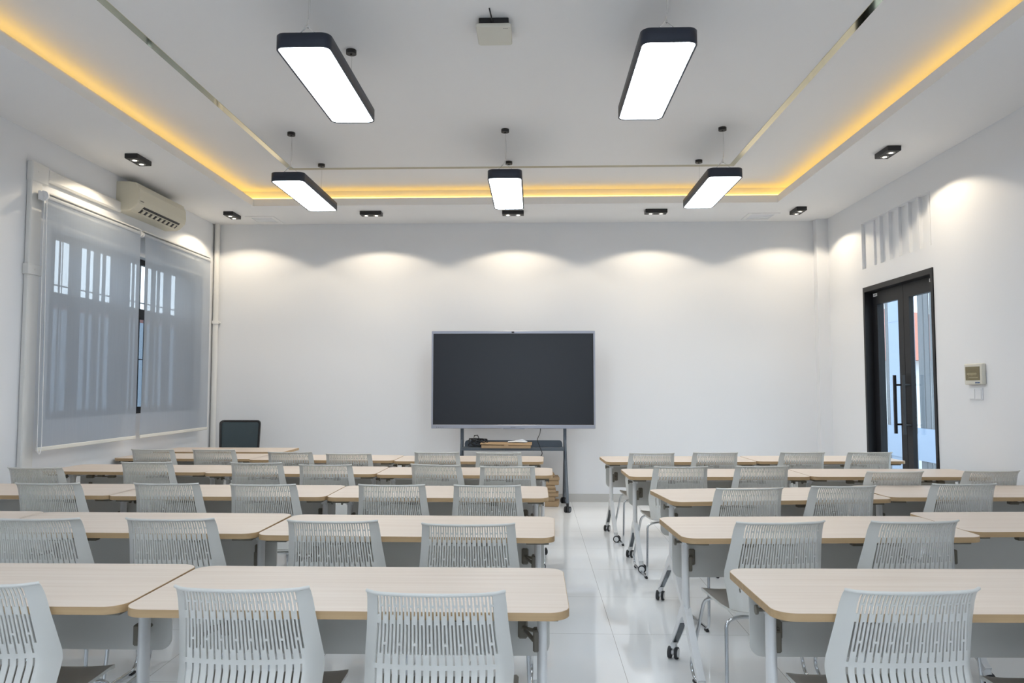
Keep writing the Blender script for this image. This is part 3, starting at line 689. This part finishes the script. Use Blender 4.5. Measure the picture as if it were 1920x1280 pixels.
b = MB()
for x in (-0.93, -0.905, -0.88, -0.855): b.cyl((x, -0.002, 0.016), (x, 0.0, 0.016), 0.005, n=8)
b.build('button_row', 'greyink', tv)
b = MB()
for k in range(6): b.box(-0.03 + k * 0.010, -0.023 + k * 0.010, -0.0012, 0, 0.013, 0.020)
b.build('lettering', 'greyink', tv)
b = MB(); b.box(-0.12, 0.14, 0.0, 0.06, -0.008, 0.0, 0, 0.002); b.build('pen_tray', 'tvframe', tv)

st = thing('screen_stand', (TVX, 9.42, 0), 0, 'dark metal rolling stand under the large display', 'screen stand')
for s in (-1, 1):
    x = s * 0.632
    b = MB(); b.box(x - 0.019, x + 0.019, -0.015, 0.04, 0.55, 1.75, 0, 0.004)
    b.build('upright', 'cartmetal', st)
    b = MB(); b.tube([(x, 0.01, 0.80), (x - s * 0.002, 0.04, 0.60), (x - s * 0.006, 0.24, 0.085)], 0.017, n=12); b.tube([(x, 0.0, 0.80), (x + s * 0.002, -0.08, 0.60), (x + s * 0.01, -0.44, 0.095)], 0.019, n=12)
    b.tube([(x - s * 0.004, 0.20, 0.16), (x + s * 0.008, -0.40, 0.16)], 0.0, n=4) if False else None
    lg = b.build('leg', 'cartmetal', st)
    for y in (0.26, -0.46):
        b = MB(); xx = x + (s * 0.01 if y < 0 else -s * 0.006)
        for q in (-1, 1): b.cyl((xx + q * 0.007, y - q * 0.004, 0.036), (xx + q * 0.026, y - q * 0.016, 0.036), 0.036, n=20); b.cyl((xx + q * 0.026, y - q * 0.016, 0.036), (xx + q * 0.0275, y - q * 0.017, 0.036), 0.022, n=20, mi=1)
        b.cyl((xx, y, 0.04), (xx, y, 0.10), 0.016, n=12); b.build('caster', ['rubber', 'cartmetal'], lg)
b = MB(); b.rrect(-0.615, 0.615, -0.22, 0.03, 0.04, 0.700, 0.722, 0); lip = [(0.60, 0.715), (0.60, 0.76), (0.592, 0.785), (0.57, 0.80), (-0.57, 0.80), (-0.592, 0.785), (-0.60, 0.76), (-0.60, 0.715)]
b.loft([[(x, 0.015, z) for x, z in lip], [(x, 0.03, z) for x, z in lip]]); b.box(-0.615, 0.615, -0.222, -0.210, 0.690, 0.728, 0, 0.004); b.build('shelf', 'cartmetal', st)
b = MB(); b.box(-0.63, 0.63, 0.0, 0.03, 1.30, 1.36); b.box(-0.63, 0.63, 0.0, 0.03, 1.62, 1.68); b.build('mounting_bar', 'cartmetal', st)

# things on the shelf
b = MB(); random.seed(4); pts = []
for k in range(110):
    a = k * 2 * PI / 22; wob = 0.006 * math.sin(k * 0.41)
    pts.append((0.105 * math.cos(a) * (1 + 0.18 * math.sin(k * 0.13)), 0.075 * math.sin(a) + wob, 0.010 + 0.085 * (0.5 + 0.5 * math.sin(a * 0.9 + 1.0)) + k * 0.00012))
pts += [(-0.06, 0.0, 0.09), (-0.05, -0.01, 0.14), (-0.01, -0.01, 0.145), (0.01, 0.0, 0.10), (-0.03, 0.01, 0.04)]
b.tube(pts, 0.0060, n=6)
tag(b.build('cable_coil', 'cable', None, (-0.69, 9.30, 0.724)), 'coiled black cable lying on the stand shelf', 'cable')
cb = thing('cardboard_box', (-0.35, 9.27, 0.722), math.radians(-1), 'flat brown cardboard box on the stand shelf', 'cardboard box')
b = MB(); b.box(-0.295, 0.295, -0.10, 0.07, 0.0, 0.035, 0); b.build('carton', 'cardboard', cb)
b = MB(); b.add([(-0.31, -0.105, 0.045), (0.31, -0.105, 0.036), (0.31, 0.075, 0.062), (-0.31, 0.075, 0.062), (-0.31, -0.105, 0.049), (0.31, -0.105, 0.040), (0.31, 0.075, 0.066), (-0.31, 0.075, 0.066)],
              [(3, 2, 1, 0), (4, 5, 6, 7), (0, 1, 5, 4), (1, 2, 6, 5), (2, 3, 7, 6), (3, 0, 4, 7)]); b.box(-0.02, 0.03, -0.108, -0.104, 0.01, 0.042); b.build('lid', 'cardboard', cb)
b = MB()
vs = [(-0.12, -0.03, 0.0), (-0.03, -0.04, 0.004), (0.11, -0.03, 0.0), (0.12, 0.03, 0.0), (0.06, 0.05, 0.030), (-0.04, 0.04, 0.012), (-0.11, 0.03, 0.004)]
b.loft([vs, [(x, y, z + 0.006) for x, y, z in vs]], 0)
tag(b.build('white_cloth', 'paper', None, (-0.215, 9.29, 0.786)), 'crumpled white paper lying on the cardboard box', 'paper')
b = MB(); b.tube([(0.065, 9.33, 0.96), (0.060, 9.30, 0.90), (0.025, 9.20, 0.83), (0.03, 9.185, 0.80), (0.07, 9.18, 0.70), (0.085, 9.18, 0.66), (0.05, 9.19, 0.60), (0.04, 9.25, 0.50)], 0.0045, n=6, fil=0.05)
tag(b.build('hanging_cable', 'cable'), 'thin black cable hanging from the display past the shelf', 'cable')

# stack of cartons on the floor under the stand
zz = 0.0; specs = [(0.075, 0.36, 0.0), (0.055, 0.29, -0.012), (0.05, 0.31, 0.02), (0.05, 0.30, -0.01), (0.05, 0.30, -0.02), (0.058, 0.33, 0.01), (0.05, 0.32, 0.02), (0.045, 0.28, -0.02), (0.04, 0.20, -0.01)]
desc = ['widest brown carton at the bottom of the floor stack', 'second brown carton up from the floor in the stack', 'third brown carton up in the floor stack', 'fourth brown carton up, middle of the floor stack',
        'fifth brown carton up, just above the middle of the stack', 'sixth brown carton up in the floor stack', 'third brown carton from the top of the floor stack', 'second brown carton from the top of the floor stack', 'small brown carton on top of the floor stack']
for i, ((h, wd, dx), l) in enumerate(zip(specs, desc)):
    b = MB(); b.box(-wd / 2, wd / 2, -0.12, 0.12, 0.001, h * 0.93 - 0.004, 0, 0.006)
    c = b.build('carton', 'cardboard', None, (0.11 + dx, 9.50, zz)); c.rotation_euler = (0, 0, math.radians((i * 37) % 9 - 4))
    tag(c, l + ' beneath the display stand', 'cardboard box', 'stacked cartons under the stand'); zz += h * 0.93

# ------------------------------------------------------------------ outside
b = MB(); b.box(-60, XL - 0.3, -30, 80, -0.6, -0.5); b.box(XR + 0.3, 60, -30, 80, -0.6, -0.5); struct(b.build('ground', 'extground'))
hs = thing('neighbour_house', (-14, 36, -0.5), 0, 'white house with red roof glimpsed through the left blinds', 'house')
b = MB(); b.box(-4, 0, -10, 16, 0, 4.1); b.build('house_wall', 'extwall', hs)
b = MB(); b.add([(0.5, -10.5, 4.0), (0.5, 16.5, 4.0), (-2, 16.5, 5.0), (-2, -10.5, 5.0), (-4.5, 16.5, 4.0), (-4.5, -10.5, 4.0)], [(0, 1, 2, 3), (3, 2, 4, 5), (0, 3, 5), (1, 4, 2), (0, 5, 4, 1)]); b.build('house_roof', 'roofred', hs)
b = MB(); b.box(-12.3, -12.0, 2, 25, -0.5, 3.4); tag(b.build('garden_wall', 'extwall'), 'pale boundary wall faintly visible through the left blinds', 'wall')
# porch boards beyond the glass door
FX = 6.6
for i, (a, c, m, l) in enumerate(((14.79, 15.45, 'fin', 'pale blue upright board outside the far door leaf, leftmost'), (14.67, 14.77, 'findark', 'narrow dark board outside, just left of the bright slit in the far leaf'),
                                  (14.44, 14.56, 'findark', 'narrow dark board outside, just right of the bright slit in the far leaf'),
                                  (13.90, 14.43, 'fin', 'pale blue board outside, at the right of the far door leaf'),
                                  (13.48, 13.86, 'fin', 'pale blue board outside, at the left of the near door leaf'), (13.16, 13.335, 'findark', 'grey upright board outside, first right of the coloured gap in the near leaf'),
                                  (12.985, 13.12, 'findark', 'grey upright board outside, middle of the near door leaf'), (12.5, 12.94, 'findark', 'grey upright board outside, rightmost in the near door leaf'))):
    b = MB(); b.box(FX, FX + 0.02, a, c, -0.5, 4.6)
    if m == 'fin':
        for z in (1.55, 2.65): b.box(FX - 0.006, FX, a, c, z, z + 0.015)
    tag(b.build('porch_board', m), l, 'board', 'upright boards outside the door')
b = MB(); b.box(FX - 0.03, FX - 0.005, 12.4, 15.6, 0.20, 0.75); tag(b.build('porch_rail', 'fin'), 'pale low rail outside the glass door', 'rail')
hs = thing('neighbour_house', (16, 42, -0.5), 0, 'pale house with orange roof glimpsed through the door glass', 'house')
b = MB(); b.box(-6, 10, -14, 16, 0, 3.0); b.build('house_wall', 'extwall', hs)
b = MB(); b.add([(-6.6, -14.6, 2.9), (-6.6, 16.5, 2.9), (2, 1, 6.5), (10.6, 16.5, 2.9), (10.6, -14.6, 2.9)], [(0, 2, 1), (0, 4, 2), (4, 3, 2), (1, 2, 3), (0, 1, 3, 4)]); b.build('house_roof', 'roofred', hs)
